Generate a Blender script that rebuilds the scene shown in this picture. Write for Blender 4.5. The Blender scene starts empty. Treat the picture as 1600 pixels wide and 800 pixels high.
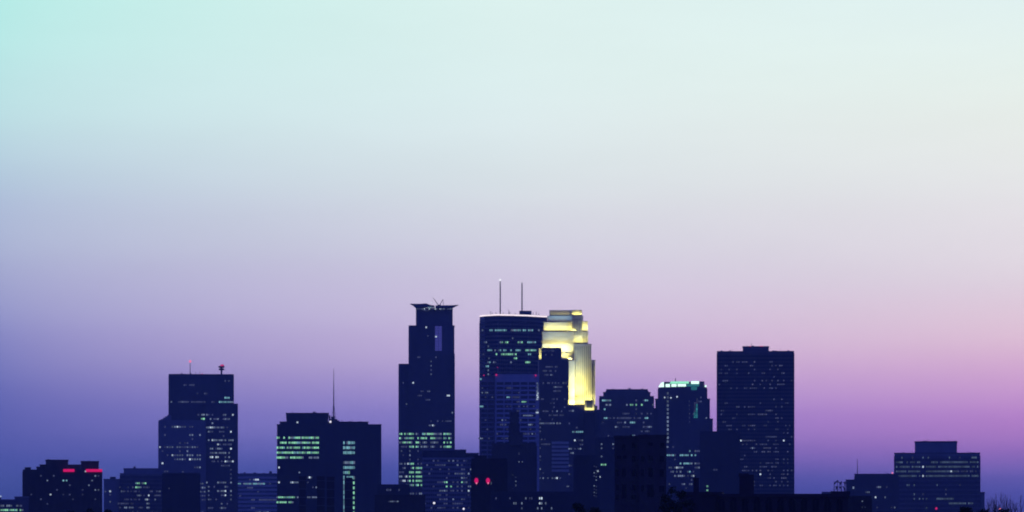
import bpy, math, random
from mathutils import Vector
random.seed(7)
sc = bpy.context.scene
COL = sc.collection

# ------------------------------------------------------------------ camera
F = 800 / math.tan(math.radians(8.0))      # focal length in photo pixels (1600 wide)
HY = 825.0                                 # image row of the horizon, just under the frame
H = 22.0                                   # camera height, metres
cam_d = bpy.data.cameras.new('camera')
cam = bpy.data.objects.new('camera', cam_d)
COL.objects.link(cam)
cam.location = (0, 0, H)
cam.rotation_euler = (math.radians(90), 0, 0)
cam_d.sensor_width = 36
cam_d.lens = 18 / math.tan(math.radians(8.0))
cam_d.shift_y = (HY - 400) / 1600
cam_d.clip_start = 1
cam_d.clip_end = 60000
sc.camera = cam

# ------------------------------------------------------------------ colour management, sampling
sc.view_settings.view_transform = 'Standard'
sc.view_settings.look = 'None'
sc.view_settings.exposure = 0
sc.view_settings.gamma = 1
sc.render.engine = 'CYCLES'
sc.cycles.use_denoising = True
sc.cycles.filter_width = 1.9
sc.cycles.max_bounces = 5
sc.cycles.diffuse_bounces = 2
sc.cycles.glossy_bounces = 2
sc.cycles.volume_bounces = 0
sc.cycles.sample_clamp_indirect = 2.0


def lin(c):
    return tuple((v / 255 / 12.92) if v <= 10 else ((v / 255 + .055) / 1.055) ** 2.4 for v in c) + (1.0,)


# ------------------------------------------------------------------ world: clear dusk sky, twilight arch ahead, indigo elsewhere
world = bpy.data.worlds.new('World')
sc.world = world
world.use_nodes = True
nt = world.node_tree
nt.nodes.clear()


def N(tree, typ, **kw):
    n = tree.nodes.new(typ)
    for k, v in kw.items():
        setattr(n, k, v)
    return n


def M(op, a, b=None, c=None, clamp=False):
    n = N(nt, 'ShaderNodeMath', operation=op, use_clamp=clamp)
    for i, v in enumerate((a, b, c)):
        if v is None:
            continue
        if isinstance(v, (int, float)):
            n.inputs[i].default_value = v
        else:
            nt.links.new(v, n.inputs[i])
    return n.outputs[0]


def mixc(f, a, b):
    n = N(nt, 'ShaderNodeMix', data_type='RGBA')
    nt.links.new(f, n.inputs[0])
    for v, i in ((a, 6), (b, 7)):
        if isinstance(v, tuple):
            n.inputs[i].default_value = v
        else:
            nt.links.new(v, n.inputs[i])
    return n.outputs[2]


def maprange(v, a, b, c=0.0, d=1.0, smooth=False):
    n = N(nt, 'ShaderNodeMapRange', interpolation_type='SMOOTHSTEP' if smooth else 'LINEAR')
    nt.links.new(v, n.inputs[0])
    for i, x in enumerate((a, b, c, d)):
        n.inputs[i + 1].default_value = x
    return n.outputs[0]


tc = N(nt, 'ShaderNodeTexCoord')
sep = N(nt, 'ShaderNodeSeparateXYZ')
nt.links.new(tc.outputs['Generated'], sep.inputs[0])
dx, dy, dz = sep.outputs
elev = M('MULTIPLY', M('ARCSINE', dz), 180 / math.pi)
azim = M('MULTIPLY', M('ARCTAN2', dx, dy), 180 / math.pi)
# colours of the twilight by elevation, along three bearings 8 degrees apart
SKY = {
    'left': [(825, (58, 72, 148)), (755, (82, 96, 172)), (705, (100, 107, 190)), (600, (125, 128, 201)), (505, (157, 159, 213)), (405, (180, 188, 222)), (305, (187, 206, 229)), (205, (197, 231, 237)), (105, (194, 240, 238)), (0, (188, 245, 238))],
    'mid': [(825, (66, 76, 162)), (730, (97, 102, 188)), (685, (153, 141, 222)), (635, (177, 158, 229)), (575, (208, 185, 232)), (505, (222, 205, 237)), (405, (224, 219, 237)), (305, (228, 235, 240)), (165, (232, 249, 248)), (0, (229, 251, 246))],
    'right': [(825, (64, 70, 158)), (745, (125, 110, 197)), (695, (197, 141, 223)), (635, (224, 166, 231)), (545, (244, 205, 230)), (445, (242, 227, 237)), (315, (243, 241, 242)), (165, (242, 250, 243)), (0, (235, 252, 249))],
}
pos = M('DIVIDE', elev, 10.0, clamp=True)
ramps = {}
for k, stops in SKY.items():
    r = N(nt, 'ShaderNodeValToRGB')
    el = r.color_ramp.elements
    while len(el) < len(stops):
        el.new(0.5)
    for e, (y, c) in zip(el, stops):
        e.position = math.degrees(math.atan((HY - y) / F)) / 10
        e.color = lin(c)
    r.color_ramp.interpolation = 'CARDINAL'
    nt.links.new(pos, r.inputs[0])
    ramps[k] = r.outputs[0]
left_mid = mixc(M('POWER', maprange(azim, -8, 0), .72), ramps['left'], ramps['mid'])
glow = mixc(M('POWER', maprange(azim, 0, 8), .85), left_mid, ramps['right'])
dusk = mixc(maprange(elev, 0, 60, smooth=True), (0.036, 0.056, 0.46, 1), (0.020, 0.036, 0.32, 1))
dot = N(nt, 'ShaderNodeVectorMath', operation='DOT_PRODUCT')
nt.links.new(tc.outputs['Generated'], dot.inputs[0])
ce = math.radians(5)
dot.inputs[1].default_value = (0, math.cos(ce), math.sin(ce))
arch = maprange(dot.outputs['Value'], math.cos(math.radians(48)), math.cos(math.radians(15)), smooth=True)
cmb = N(nt, 'ShaderNodeCombineXYZ')
nt.links.new(M('MULTIPLY', azim, .16), cmb.inputs[0])
nt.links.new(M('MULTIPLY', elev, .75), cmb.inputs[1])
nz = N(nt, 'ShaderNodeTexNoise')
nz.inputs['Scale'].default_value = 1.0
nz.inputs['Detail'].default_value = 6
nz.inputs['Roughness'].default_value = .62
nt.links.new(cmb.outputs[0], nz.inputs['Vector'])
thin = maprange(nz.outputs['Fac'], .25, .75, .98, 1.02)
sc_ = N(nt, 'ShaderNodeVectorMath', operation='SCALE')
nt.links.new(mixc(arch, dusk, glow), sc_.inputs[0])
nt.links.new(thin, sc_.inputs['Scale'])
sky_col = sc_.outputs[0]
bg = N(nt, 'ShaderNodeBackground')
bg.inputs['Strength'].default_value = 1.0
nt.links.new(sky_col, bg.inputs[0])
wo = N(nt, 'ShaderNodeOutputWorld')
nt.links.new(bg.outputs[0], wo.inputs[0])
world.cycles.sampling_method = 'MANUAL'
world.cycles.sample_map_resolution = 1024

# ------------------------------------------------------------------ materials


def principled(name, col, rough=.8, spec=.3, noise=None, metal=0.0):
    m = bpy.data.materials.new(name)
    m.use_nodes = True
    t = m.node_tree
    b = t.nodes['Principled BSDF']
    b.inputs['Base Color'].default_value = (*col, 1)
    b.inputs['Roughness'].default_value = rough
    b.inputs['Specular IOR Level'].default_value = spec
    b.inputs['Metallic'].default_value = metal
    if noise:
        scale, amt = noise
        co = N(t, 'ShaderNodeTexCoord')
        mp = N(t, 'ShaderNodeMapping')
        mp.inputs['Scale'].default_value = (1, 1, .25)      # streaks run down the wall
        t.links.new(co.outputs['Object'], mp.inputs[0])
        no = N(t, 'ShaderNodeTexNoise')
        no.inputs['Scale'].default_value = scale
        no.inputs['Detail'].default_value = 5
        t.links.new(mp.outputs[0], no.inputs['Vector'])
        mx = N(t, 'ShaderNodeMix', data_type='RGBA')
        t.links.new(no.outputs['Fac'], mx.inputs[0])
        mx.inputs[6].default_value = tuple(max(0, c * (1 - amt)) for c in col) + (1,)
        mx.inputs[7].default_value = tuple(c * (1 + amt) for c in col) + (1,)
        t.links.new(mx.outputs[2], b.inputs['Base Color'])
    return m


def glass_mat(name, col, rough=.12):
    return principled(name, col, rough, .6, (.06, .35))


def emit(name, col, strength, vary=0.0):
    m = bpy.data.materials.new(name)
    m.use_nodes = True
    t = m.node_tree
    t.nodes.clear()
    e = N(t, 'ShaderNodeEmission')
    e.inputs[0].default_value = (*col, 1)
    e.inputs[1].default_value = strength
    if vary:
        oi = N(t, 'ShaderNodeObjectInfo')
        mr = N(t, 'ShaderNodeMapRange')
        t.links.new(oi.outputs['Random'], mr.inputs[0])
        mr.inputs[3].default_value = strength * (1 - vary)
        mr.inputs[4].default_value = strength * (1 + vary)
        t.links.new(mr.outputs[0], e.inputs[1])
    o = N(t, 'ShaderNodeOutputMaterial')
    t.links.new(e.outputs[0], o.inputs[0])
    m.cycles.emission_sampling = 'NONE'
    return m


MT = {
    'pale': principled('pale_concrete', (.54, .54, .55), noise=(.08, .2)),
    'conc': principled('grey_concrete', (.30, .30, .31), noise=(.07, .25)),
    'stone': principled('brown_stone', (.11, .10, .095), noise=(.09, .3)),
    'brick': principled('dark_brick', (.10, .08, .078), .9, .2, (.3, .35)),
    'void': principled('unlit_window', (.012, .012, .015), .35, .25),
    'soot': principled('sooty_brick', (.075, .06, .06), .9, .2, (.3, .35)),
    'deep': principled('charcoal_cladding', (.085, .085, .095), .6, .3, (.08, .3)),
    'dark': principled('dark_cladding', (.17, .17, .18), .6, .3, (.08, .3)),
    'lime': principled('buff_limestone', (.62, .58, .50), .85, .2, (.12, .12)),
    'glass': glass_mat('tinted_glass', (.08, .09, .10)),
    'blueglass': glass_mat('blue_glass', (.13, .16, .20)),
    'blackglass': glass_mat('black_glass', (.05, .055, .065)),
    'metal': principled('painted_steel', (.10, .10, .11), .5, .4, (.5, .2)),
    'bark': principled('bark', (.05, .04, .035), .95, .1, (2.0, .3)),
    'leaf': principled('dark_leaf', (.045, .055, .03), .9, .1, (1.5, .4)),
    'ground': principled('ground_soil', (.07, .07, .065), .95, .1, (.01, .4)),
    'g': emit('green_office_light', (.36, .92, .56), .66, .5),
    'k': emit('teal_grey_office_light', (.34, .52, .78), .15, .55),
    'f': emit('faint_office_light', (.40, .45, .82), .15, .5),
    'w': emit('cool_office_light', (.44, .58, .84), .26, .6),
    'd': emit('dim_office_light', (.28, .34, .70), .14, .5),
    't': emit('teal_office_light', (.30, .70, .80), .50, .5),
    'b': emit('bright_white_light', (.70, .86, 1.0), .80, .35),
    'y': emit('pale_crown_light', (.66, 1.0, .84), 1.6),
    'Y': emit('green_crown_light', (.34, 1.0, .66), 1.0),
    'T': emit('teal_crown_light', (.06, .42, .48), .48, .4),
    'V': emit('violet_slot_emission', (.17, .18, 1.0), .24),  # paler violet slot of the crowned tower, toned by emission
    'r': emit('red_beacon_light', (1.0, .03, .26), .60),
    'p': emit('pink_beacon_light', (1.0, .25, .45), 1.0),
    'n': emit('red_neon', (1.0, .012, .19), .66),
    'L': emit('white_lamp', (.9, .88, 1.0), 1.15),
    'R': emit('white_roof_edge_light', (1.0, .86, .92), 1.25),
}

# ------------------------------------------------------------------ mesh helpers
UNIT = [(-.5, -.5, -.5), (.5, -.5, -.5), (.5, .5, -.5), (-.5, .5, -.5), (-.5, -.5, .5), (.5, -.5, .5), (.5, .5, .5), (-.5, .5, .5)]
BOXF = [(0, 3, 2, 1), (4, 5, 6, 7), (0, 1, 5, 4), (1, 2, 6, 5), (2, 3, 7, 6), (3, 0, 4, 7)]


class MB:
    """collects boxes, prisms and tubes in world metres"""

    def __init__(self):
        self.v, self.f = [], []

    def add(self, v, f):
        n = len(self.v)
        self.v += v
        self.f += [tuple(i + n for i in q) for q in f]
        return self

    def box(self, x0, x1, y0, y1, z0, z1):
        return self.add([(x0, y0, z0), (x1, y0, z0), (x1, y1, z0), (x0, y1, z0), (x0, y0, z1), (x1, y0, z1), (x1, y1, z1), (x0, y1, z1)], BOXF)

    def plan(self, pts, z0, z1):
        n = len(pts)
        v = [(x, y, z0) for x, y in pts] + [(x, y, z1) for x, y in pts]
        f = [tuple(range(n - 1, -1, -1)), tuple(range(n, 2 * n))] + [(i, (i + 1) % n, n + (i + 1) % n, n + i) for i in range(n)]
        return self.add(v, f)

    def elev(self, pts, y0, y1):
        """outline in the XZ plane (counter-clockwise seen from the front), given real depth"""
        n = len(pts)
        v = [(x, y0, z) for x, z in pts] + [(x, y1, z) for x, z in pts]
        f = [tuple(range(n)), tuple(range(2 * n - 1, n - 1, -1))] + [((i + 1) % n, i, n + i, n + (i + 1) % n) for i in range(n)]
        return self.add(v, f)

    def tube(self, a, b, ra, rb, n=5):
        a, b = Vector(a), Vector(b)
        d = (b - a).normalized()
        u = d.cross(Vector((0, 1, 0)) if abs(d.y) < .9 else Vector((1, 0, 0))).normalized()
        w = d.cross(u)
        v = []
        for p, r in ((a, ra), (b, rb)):
            for i in range(n):
                t = 2 * math.pi * i / n
                v.append(tuple(p + (u * math.cos(t) + w * math.sin(t)) * r))
        f = [(i, (i + 1) % n, n + (i + 1) % n, n + i) for i in range(n)] + [tuple(range(n - 1, -1, -1)), tuple(range(n, 2 * n))]
        return self.add(v, f)

    def ball(self, c, rx, ry, rz, nu=10, nv=6):
        v, f = [], []
        for j in range(nv + 1):
            p = math.pi * j / nv
            for i in range(nu):
                t = 2 * math.pi * i / nu
                v.append((c[0] + rx * math.sin(p) * math.cos(t), c[1] + ry * math.sin(p) * math.sin(t), c[2] + rz * math.cos(p)))
        for j in range(nv):
            for i in range(nu):
                k = (i + 1) % nu
                f.append((j * nu + i, (j + 1) * nu + i, (j + 1) * nu + k, j * nu + k))
        return self.add(v, f)

    def build(self, name, mat, parent=None, stuff=False):
        me = bpy.data.meshes.new(name)
        off, k, p = Vector((0, 0, 0)), 1.0, parent
        while p is not None:
            off += p.location
            k *= math.cos(p.rotation_euler.z)
            p = p.parent
        me.from_pydata([((q[0] - off.x) * k, q[1] - off.y, q[2] - off.z) for q in self.v], [], self.f)
        me.materials.append(MT[mat] if isinstance(mat, str) else mat)
        o = bpy.data.objects.new(name, me)
        COL.objects.link(o)
        if parent is not None:
            o.parent = parent
        if stuff:
            o['kind'] = 'stuff'
        return o


_unit = {}


def unit_mesh(mat):
    if mat not in _unit:
        me = bpy.data.meshes.new('window_pane')
        me.from_pydata(UNIT, [], BOXF)
        me.materials.append(MT[mat])
        _unit[mat] = me
    return _unit[mat]


def thing(name, label, cat, loc, group=None):
    o = bpy.data.objects.new(name, None)
    COL.objects.link(o)
    o.location = loc
    o.empty_display_size = 1
    o['label'] = label
    o['category'] = cat
    if group:
        o['group'] = group
    return o


def X(px, D):
    return (px - 800) / F * D


def Z(py, D):
    return H + (HY - py) / F * D


ROOFS = {}


class Building:
    def __init__(self, name, label, cat, D, cx, group='buildings of the downtown skyline'):
        self.D = D
        self.root = thing(name, label, cat, (X(cx, D), D, 0), group)
        self.root.rotation_euler.z = -math.atan2(X(cx, D), D)   # each front faces roughly the viewpoint, so its side walls stay edge-on
        self.n_lit = 0
        self.pitch = self.yref = None

    def px(self, d=0):
        return (self.D + d) / F

    def block(self, part, x0, x1, yt, mat, yb=None, d=0, depth=35, coping=True, cap=None):
        D = self.D + d
        z0 = -.5 if yb is None else Z(yb, D)
        z1 = Z(yt, D)
        o = MB().box(X(x0, D), X(x1, D), D, D + depth, z0, z1).build(part, mat, self.root)
        if coping:
            e = .22 + random.random() * .1
            c = MB()
            a, b = X(x0, D) - e, X(x1, D) + e
            # a parapet wall round the roof, butted at the corners
            h = .9
            c.box(a, b, D - e, D + .5, z1 - .4, z1 + h - .9 + .35)
            c.box(a, b, D + depth - .5, D + depth + e, z1 - .4, z1 + .35)
            c.box(a, X(x0, D) + .5, D + .5, D + depth - .5, z1 - .4, z1 + .34)
            c.box(X(x1, D) - .5, b, D + .5, D + depth - .5, z1 - .4, z1 + .34)
            c.build('parapet', cap or 'conc', self.root)
        return o

    def floors(self, x0, x1, y0, y1, pitch, yref, bay, xref, d=0, depth=35, mat='conc', slab=.5, pier=.22, pmat=None):
        """floor spandrels right round the block and piers between the windows on its four sides"""
        D = self.D + d
        s, p = MB(), MB()
        a, b = X(x0, D), X(x1, D)
        hp = pitch / F * D
        k = math.floor((y0 - yref) / pitch) - 1
        while True:
            y = yref + (k + .5) * pitch
            k += 1
            if y > y1:
                break
            if y < y0 + pitch * slab * .5 + .4:
                continue
            zc = Z(y, D)
            s.box(a - .3, b + .3, D - .3, D + depth + .3, zc - hp * slab / 2, zc + hp * slab / 2)
        zt, zb = Z(y0, D) - .45, max(Z(y1, D), -.5)
        if bay:
            w = bay / F * D
            i0 = math.ceil((x0 - xref) / bay + .5)
            x = xref + (i0 - .5) * bay
            while x < x1 - .3:
                xc = X(x, D)
                if xc - a > .3 and b - xc > .3:
                    p.box(xc - w * pier / 2, xc + w * pier / 2, D - .42, D, zb, zt)
                    p.box(xc - w * pier / 2, xc + w * pier / 2, D + depth, D + depth + .42, zb, zt)
                x += bay
            n = max(2, int(depth / w))
            for i in range(n + 1):
                yc = D + depth * (i + .001) / (n + .002)
                for xx, s0 in ((a, -1), (b, 1)):
                    p.box(min(xx, xx + s0 * .42), max(xx, xx + s0 * .42), yc - w * pier / 2, yc + w * pier / 2, zb, zt)
        if s.v:
            s.build('spandrel', mat, self.root, True)
        if p.v:
            p.build('pier', pmat or mat, self.root, True)
        self.pitch, self.yref, self.bay, self.xref, self.d = pitch, yref, bay or pitch * .6, xref, d

    def pane(self, x, y, code, w, h, d=None, name='lit_window'):
        d = self.d if d is None else d
        D = self.D + d
        o = bpy.data.objects.new(name, unit_mesh(code))
        COL.objects.link(o)
        o.parent = self.root
        sx, sz = w / F * D, h / F * D
        o.location = Vector((X(x, D), D + .02, Z(y, D))) - self.root.location
        o.location.x *= math.cos(self.root.rotation_euler.z)
        o.scale = (sx, .36, sz)
        self.n_lit += 1
        return o

    def lit(self, rows, fill=None, bay=None, h=None, w=None, snap=True, d=None):
        """rows: 'y code x0-x1 x ...; ...'  - which windows of a floor are lit, and how"""
        P = {'g': .9, 'w': .8, 'd': .62, 't': .85, 'b': 1.0, 'm': .6, 'k': .92, 'f': .7, 'r': 1, 'y': 1}
        bay = bay or self.bay
        used = set()
        for row in rows.split(';'):
            tk = row.split()
            if not tk:
                continue
            y, code = float(tk[0]), 'd'
            if snap and self.pitch:
                y = self.yref + round((y - self.yref) / self.pitch) * self.pitch
            for t in tk[1:]:
                if t[0].isalpha():
                    code = t
                    continue
                if '-' in t:
                    a, b = map(float, t.split('-'))
                    i0, i1 = math.ceil((a - self.xref) / bay - .3), math.floor((b - self.xref) / bay + .3)
                    ids = list(range(i0, i1 + 1))
                    pr = P[code]
                else:
                    ids, pr = [round((float(t) - self.xref) / bay)], 1
                for i in ids:
                    if (i, y) in used or random.random() > pr:
                        continue
                    used.add((i, y))
                    c = code
                    if pr < 1:
                        q = random.random()
                        if code == 'g':
                            c = 'g' if q < .72 else ('t' if q < .88 else 'w')
                        elif code == 'w':
                            c = 'w' if q < .70 else ('d' if q < .93 else 'b')
                        elif code == 't':
                            c = 't' if q < .75 else 'w'
                        elif code == 'd':
                            c = 'd' if q < .9 else 'w'
                    ww = (w or bay * .9) * random.uniform(.85, 1.08)
                    hh = (h or self.pitch * .42) * random.uniform(.82, 1.0)
                    if code == 'b':
                        ww, hh = max(ww, 2.6), max(hh, 2.4)
                    self.pane(self.xref + i * bay, y, c, ww, hh, d)

    def sprinkle(self, x0, x1, y0, y1, code, prob):
        k0, k1 = math.ceil((y0 - self.yref) / self.pitch), math.floor((y1 - self.yref) / self.pitch)
        for k in range(k0, k1 + 1):
            i0, i1 = math.ceil((x0 - self.xref) / self.bay), math.floor((x1 - self.xref) / self.bay)
            rowp = prob * random.choice((.2, .6, 1, 1.8))
            run = 0
            for i in range(i0, i1 + 1):
                if run > 0 or random.random() < rowp:
                    run = run - 1 if run > 0 else random.choice((0, 0, 1, 3))
                    self.pane(self.xref + i * self.bay, self.yref + k * self.pitch, code, self.bay * .7, self.pitch * .42 * random.uniform(.8, 1))

    def mast(self, x, y0, y1, r0=.5, r1=.2, d=8, beacon=None, name='antenna', br=1.6):
        D = self.D + d
        o = MB().tube((X(x, D), D, Z(y1, D) - 1), (X(x, D), D, Z(y0, D)), r0, r1, 6).build(name, 'metal', self.root)
        if beacon:
            r = br / F * D
            b = MB().ball((X(x, D), D, Z(y0, D) + r * .6), r, r, r).build('beacon', beacon, o)
        return o

    def lamp(self, x, y, code, r, d=-.6, name='beacon'):
        D = self.D + d
        q = r / F * D
        return MB().ball((X(x, D), D, Z(y, D)), q, q, q).build(name, code, self.root)

    def unit(self, x0, x1, yt, yb, d=5, depth=8, mat='metal', name='roof_unit'):
        D = self.D + d
        return MB().box(X(x0, D), X(x1, D), D, D + depth, Z(yb, D) - 1.5, Z(yt, D)).build(name, mat, self.root)


# ------------------------------------------------------------------ ground
g = MB().box(-7000, 7000, -600, 11000, -.9, 0).build('ground', 'ground')
g['kind'] = 'structure'

# ------------------------------------------------------------------ the skyline, from the west (frame left) to the east
# low lit block at the frame's left edge
b = Building('office_block', 'low dark office block with two lit floors at the foot of the roof-signed tower', 'building', 2300, 18)
b.block('wall', -30, 24, 781, 'dark', depth=30)
b.block('wing', 24, 46, 776.5, 'dark', d=3, depth=26)
b.unit(-4, 3, 777, 781, d=4)
b.lamp(2, 775.5, 'b', 1.2, d=3, name='lamp')
b.floors(-30, 24, 781, 824, 6.8, 790.2, 3.1, 2, mat='dark', depth=30)
b.lit('790 w 2-6 11-19 23-29 d 32; 797 g 1-24', h=3)
b.d = 3
b.lit('797 g 26-36; 790 d 27-33', h=3)

# block with red roof signs
ROOFS['sign'] = b = Building('apartment_tower', 'dark stepped brick tower with two glowing red neon strips under its roof', 'building', 2500, 98)
b.block('wall', 36, 159, 734.5, 'brick', depth=40, cap='brick')
b.block('stair_tower', 39.5, 48.5, 731, 'brick', d=2, depth=12, cap='brick')
b.block('setback', 58, 72, 730, 'brick', yb=737, d=3, depth=20, cap='brick')
b.block('setback', 63.5, 72.4, 726.5, 'brick', yb=733, d=4, depth=16, cap='brick')
b.block('penthouse', 72, 107, 719, 'brick', yb=737, d=2, depth=24, cap='brick')
b.block('penthouse', 107.3, 127, 726.5, 'brick', yb=737, d=2.5, depth=22, cap='brick')
b.block('penthouse', 127.3, 155, 721, 'brick', yb=737, d=2, depth=24, cap='brick')
b.floors(36, 159, 736, 824, 7.3, 743.5, 5.0, 39, mat='brick', slab=.55, pier=.4, depth=40)
for a, c in ((98.5, 116), (133.8, 159.4)):
    D = b.D - 1.2
    s = MB().box(X(a, D), X(c, D), D, D + .6, Z(737.2, D), Z(732.9, D)).build('neon_sign', 'n', b.root)
    f = MB()
    for i in range(4):
        xx = X(a + (c - a) * (i + .5) / 4, D)
        f.box(xx - .15, xx + .15, D + .6, D + 1.7, Z(735.5, D), Z(734.8, D))
    f.build('sign_bracket', 'metal', s, True)
b.lit('740 d 66; 753 w 76; 746 d 85; 775 b 79; 789 d 73; 751 t 99 104; 738 b 132; 744 w 149 d 155; 751 w 144; 757 w 140; '
      '766 w 150 154; 779 d 149; 775 d 127 97; 766 d 90 127; 756 d 110; 782 d 116 62; 771 d 48 108', w=2.4, h=2.6)

# stepped low office block
b = Building('office_block', 'low stepped office block with short lit rows beside the neon-signed brick tower', 'building', 2700, 206)
b.block('wall', 188, 262, 740, 'conc', depth=34)
b.block('wing', 162.6, 188, 749, 'conc', d=2, depth=28)
b.block('upper_floor', 194, 256, 732.3, 'conc', yb=742, d=3, depth=26)
b.unit(173, 182, 745, 749)
b.unit(209.5, 213, 729, 732)
b.floors(188, 262, 741, 824, 6.35, 755, 2.5, 190, mat='dark', slab=.55, depth=34)
b.lit('755 d 196-200 g 213-227; 761 d 186-208 g 212-223 d 225-232; 767.5 d 190-226; 773 w 214-232; 780 d 189-221 w 226-232; 786 d 185-208 w 227-232; '
      '793 d 188-194 w 195-207 d 216-222 w 226-232; 798 d 198-208 w 209-216')
b.lit('769 d 234-250 w 246 251; 777 d 240-250; 783 w 243; 797 d 238 244')
b.d = 2
b.lit('767.7 b 173; 773 d 173; 784 w 173; 768 d 165', w=2.2, h=2.6, snap=False)

# stepped twin tower
ROOFS['mast'] = b = Building('office_tower', 'tall stepped tower with red-tipped roof mast and drum, lit rows down its right wing', 'building', 3600, 312)
b.block('wall', 265, 366, 585, 'dark', d=8, depth=40, cap='dark')
b.block('wing', 321.5, 371.5, 631, 'dark', d=2, depth=34, cap='dark')
b.block('wing', 248, 321.2, 657, 'conc', d=0, depth=34, cap='conc')
for i, (a, y) in enumerate(((251.5, 655), (255, 652.7), (258.5, 650.6), (262, 648.4))):
    b.block('setback', a, 268 + i * .1, y, 'conc', yb=660, d=1.5 + i * .8, depth=22 - i, coping=False)
b.floors(265, 366, 586, 656, 6.6, 595, 2.9, 266, d=8, depth=40, mat='dark', slab=.6)
b.lit('601.6 d 290-303; 615 d 309-325; 595 d 352-360; 628 d 269-300 304-345; 634.6 d 352 358 363', fill=.6)
b.lit('628 t 345-366; 621.6 t 353-358; 625 g 354-357', h=3.4, snap=False)
b.floors(321.5, 371.5, 632, 824, 6.62, 648, 2.9, 323.5, d=2, depth=34, mat='dark', slab=.52)
b.lit('648 d 323-335 w 347-352 359-364; 654.6 d 328-352 w 353-360; 661.2 g 331-335; 667.9 w 324-350 d 352-360; 674 w 325-333 d 342-350 b 360; 681 d 346-352; '
      '687.7 w 325-352 359-364; 694 b 341 d 336-362; 701 w 330-343 d 345-350 b 360; 707.6 w 328-352 d 357-362; 714 b 330 333 337 340 w 353-358; '
      '720.8 d 332-344 w 345-364; 727.4 d 346-360; 734 d 361; 740 d 361; 747 d 361; 754 w 324 340-353 361; 760.5 w 326 353-357 d 335; '
      '767 w 326 340-350 b 350 353 w 361; 774 d 324-333 336-350 b 353 w 361; 780.4 d 325-345 w 361; 787 w 343-355; 793.6 d 325-337 w 343-354')
b.floors(248, 321.2, 658, 824, 6.33, 667, 3.9, 250, d=0, depth=34, mat='conc', slab=.52, pier=.3)
b.lit('667 d 258 w 267-303; 680 d 252-268 w 296 301 313; 686 d 300; 692.3 d 278-303; 698.6 w 249-270 275-313; 705 d 253 282 w 292; '
      '711 d 257-262 w 270-313 b 297; 717.6 w 268-315 b 282 297; 724 b 253; 730.3 w 307 313 d 303; 736.6 d 249-262', w=2.3, h=2.7)
b.lit('648 w 311-320; 654.6 g 314-320 ', d=7.7, bay=2.9, h=3)
b.lit('755 w 313-320; 761 w 313-320; 769 w 313-320; 775 d 313-320; 782 w 316-320; 797 d 317', bay=2.9)
b.mast(299, 566, 585, .45, .25, d=14, beacon='p', br=2.1)
o = b.mast(348, 574, 585, .9, .9, d=14, name='antenna_drum')
D = b.D + 14
q = MB()
for xx, yy in ((345, 573), (351, 573), (348, 575), (345.5, 577), (350.5, 577)):
    q.ball((X(xx, D), D, Z(yy, D)), 1.25, 1.25, 1.0, 8, 5)
q.box(X(343.5, D), X(352.5, D), D - 1.6, D + 1.6, Z(574.5, D), Z(572, D))
q.build('dish', 'metal', o)
MB().ball((X(349, D), D, Z(570.6, D)), 2.0, 1.1, .8).build('beacon', 'r', o)
for x, yy in ((285, 582), (291, 583), (307, 581), (314, 580)):
    b.mast(x, yy, 585, .2, .15, d=12)
b.lamp(317, 584, 'r', .7, d=8)

# plain block in front of the left wing
b = Building('office_block', 'plain windowless block standing before the left wing of the stepped mast tower', 'building', 2600, 284)
b.block('wall', 254, 312, 739, 'deep', depth=30, cap='dark')
b.floors(254, 312, 740, 824, 7.2, 745, 7.2, 257, mat='deep', slab=.08, pier=.05, depth=30)
b.lit('763 d 267; 737.5 d 288', w=2, h=2.4, snap=False)

# long low banded block
b = Building('office_block', 'wide low office block banded with dim floors between the mast tower and green-lit block', 'building', 4100, 402)
b.block('wall', 366, 440, 740, 'blueglass', depth=40)
for a, c, y in ((381, 384, 738), (396, 400.5, 738.3), (421, 425, 736.2), (411, 414, 739)):
    b.unit(a, c, y, 740, d=4)
b.floors(366, 440, 741, 824, 6.3, 749.5, 3.1, 369, mat='pale', slab=.52, pier=.1)
b.lit('749.5 d 389-398 b 401 404; 755.8 t 372-413 d 413-425; 762 d 385-395; 768 d 404; 774.7 d 376-380; 781 d 392-431; 793.6 d 390-397; 799.9 d 400-420')

# green-lit block with spire
ROOFS['spired'] = b = Building('office_block', 'broad dark block with five green-lit floors, a lit stair slot and a tall spire', 'building', 3300, 515)
b.block('wall', 437, 596, 663.3, 'deep', d=0, depth=50, cap='deep')
b.block('corner_bay', 433, 437.2, 663.6, 'deep', d=1, depth=46, cap='deep')
b.block('upper_floor', 437.5, 450, 659.3, 'deep', yb=667, d=2, depth=40, cap='deep')
b.block('upper_floor', 504, 575.5, 659.2, 'deep', yb=667, d=1.5, depth=44, cap='deep')
D = b.D + 5
MB().elev([(X(448.5, D), Z(664, D)), (X(512.5, D), Z(664, D)), (X(514.5, D), Z(645, D)), (X(447, D), Z(645, D))], D, D + 30).build('penthouse', 'deep', b.root)
b.floors(434, 498.5, 668, 824, 7.75, 684, 2.65, 436, mat='deep', slab=.58, pier=.15, depth=50)
b.lit('684 g 434-498; 691.7 g 434-498; 699.5 g 434-498; 707.2 g 434-498; 715 g 434-474 w 482-498', h=3.4)
b.lit('730.5 b 436; 738.2 w 465-472; 746 w 478-488; 753.8 b 436 w 454-465 d 482; 761.5 w 488-494; 769 d 470; 777 g 434-466 w 481-494; 784.8 g 434-447 452-457', h=2.8)
b.lit('660 b 466', d=5, snap=False, w=2, h=1.8)
b.xref = 537.4
b.lit('691.7 t 537-555 g 541-545; 699.5 t 537-555 g 541-545; 707.2 t 537-555 g 541-545; 722.7 t 537-555 g 541-545; 730.5 t 537-555 g 541-545; 738.2 t 537-555 g 541-545; 746 t 537-555 g 541-545', h=4.6)
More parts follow.
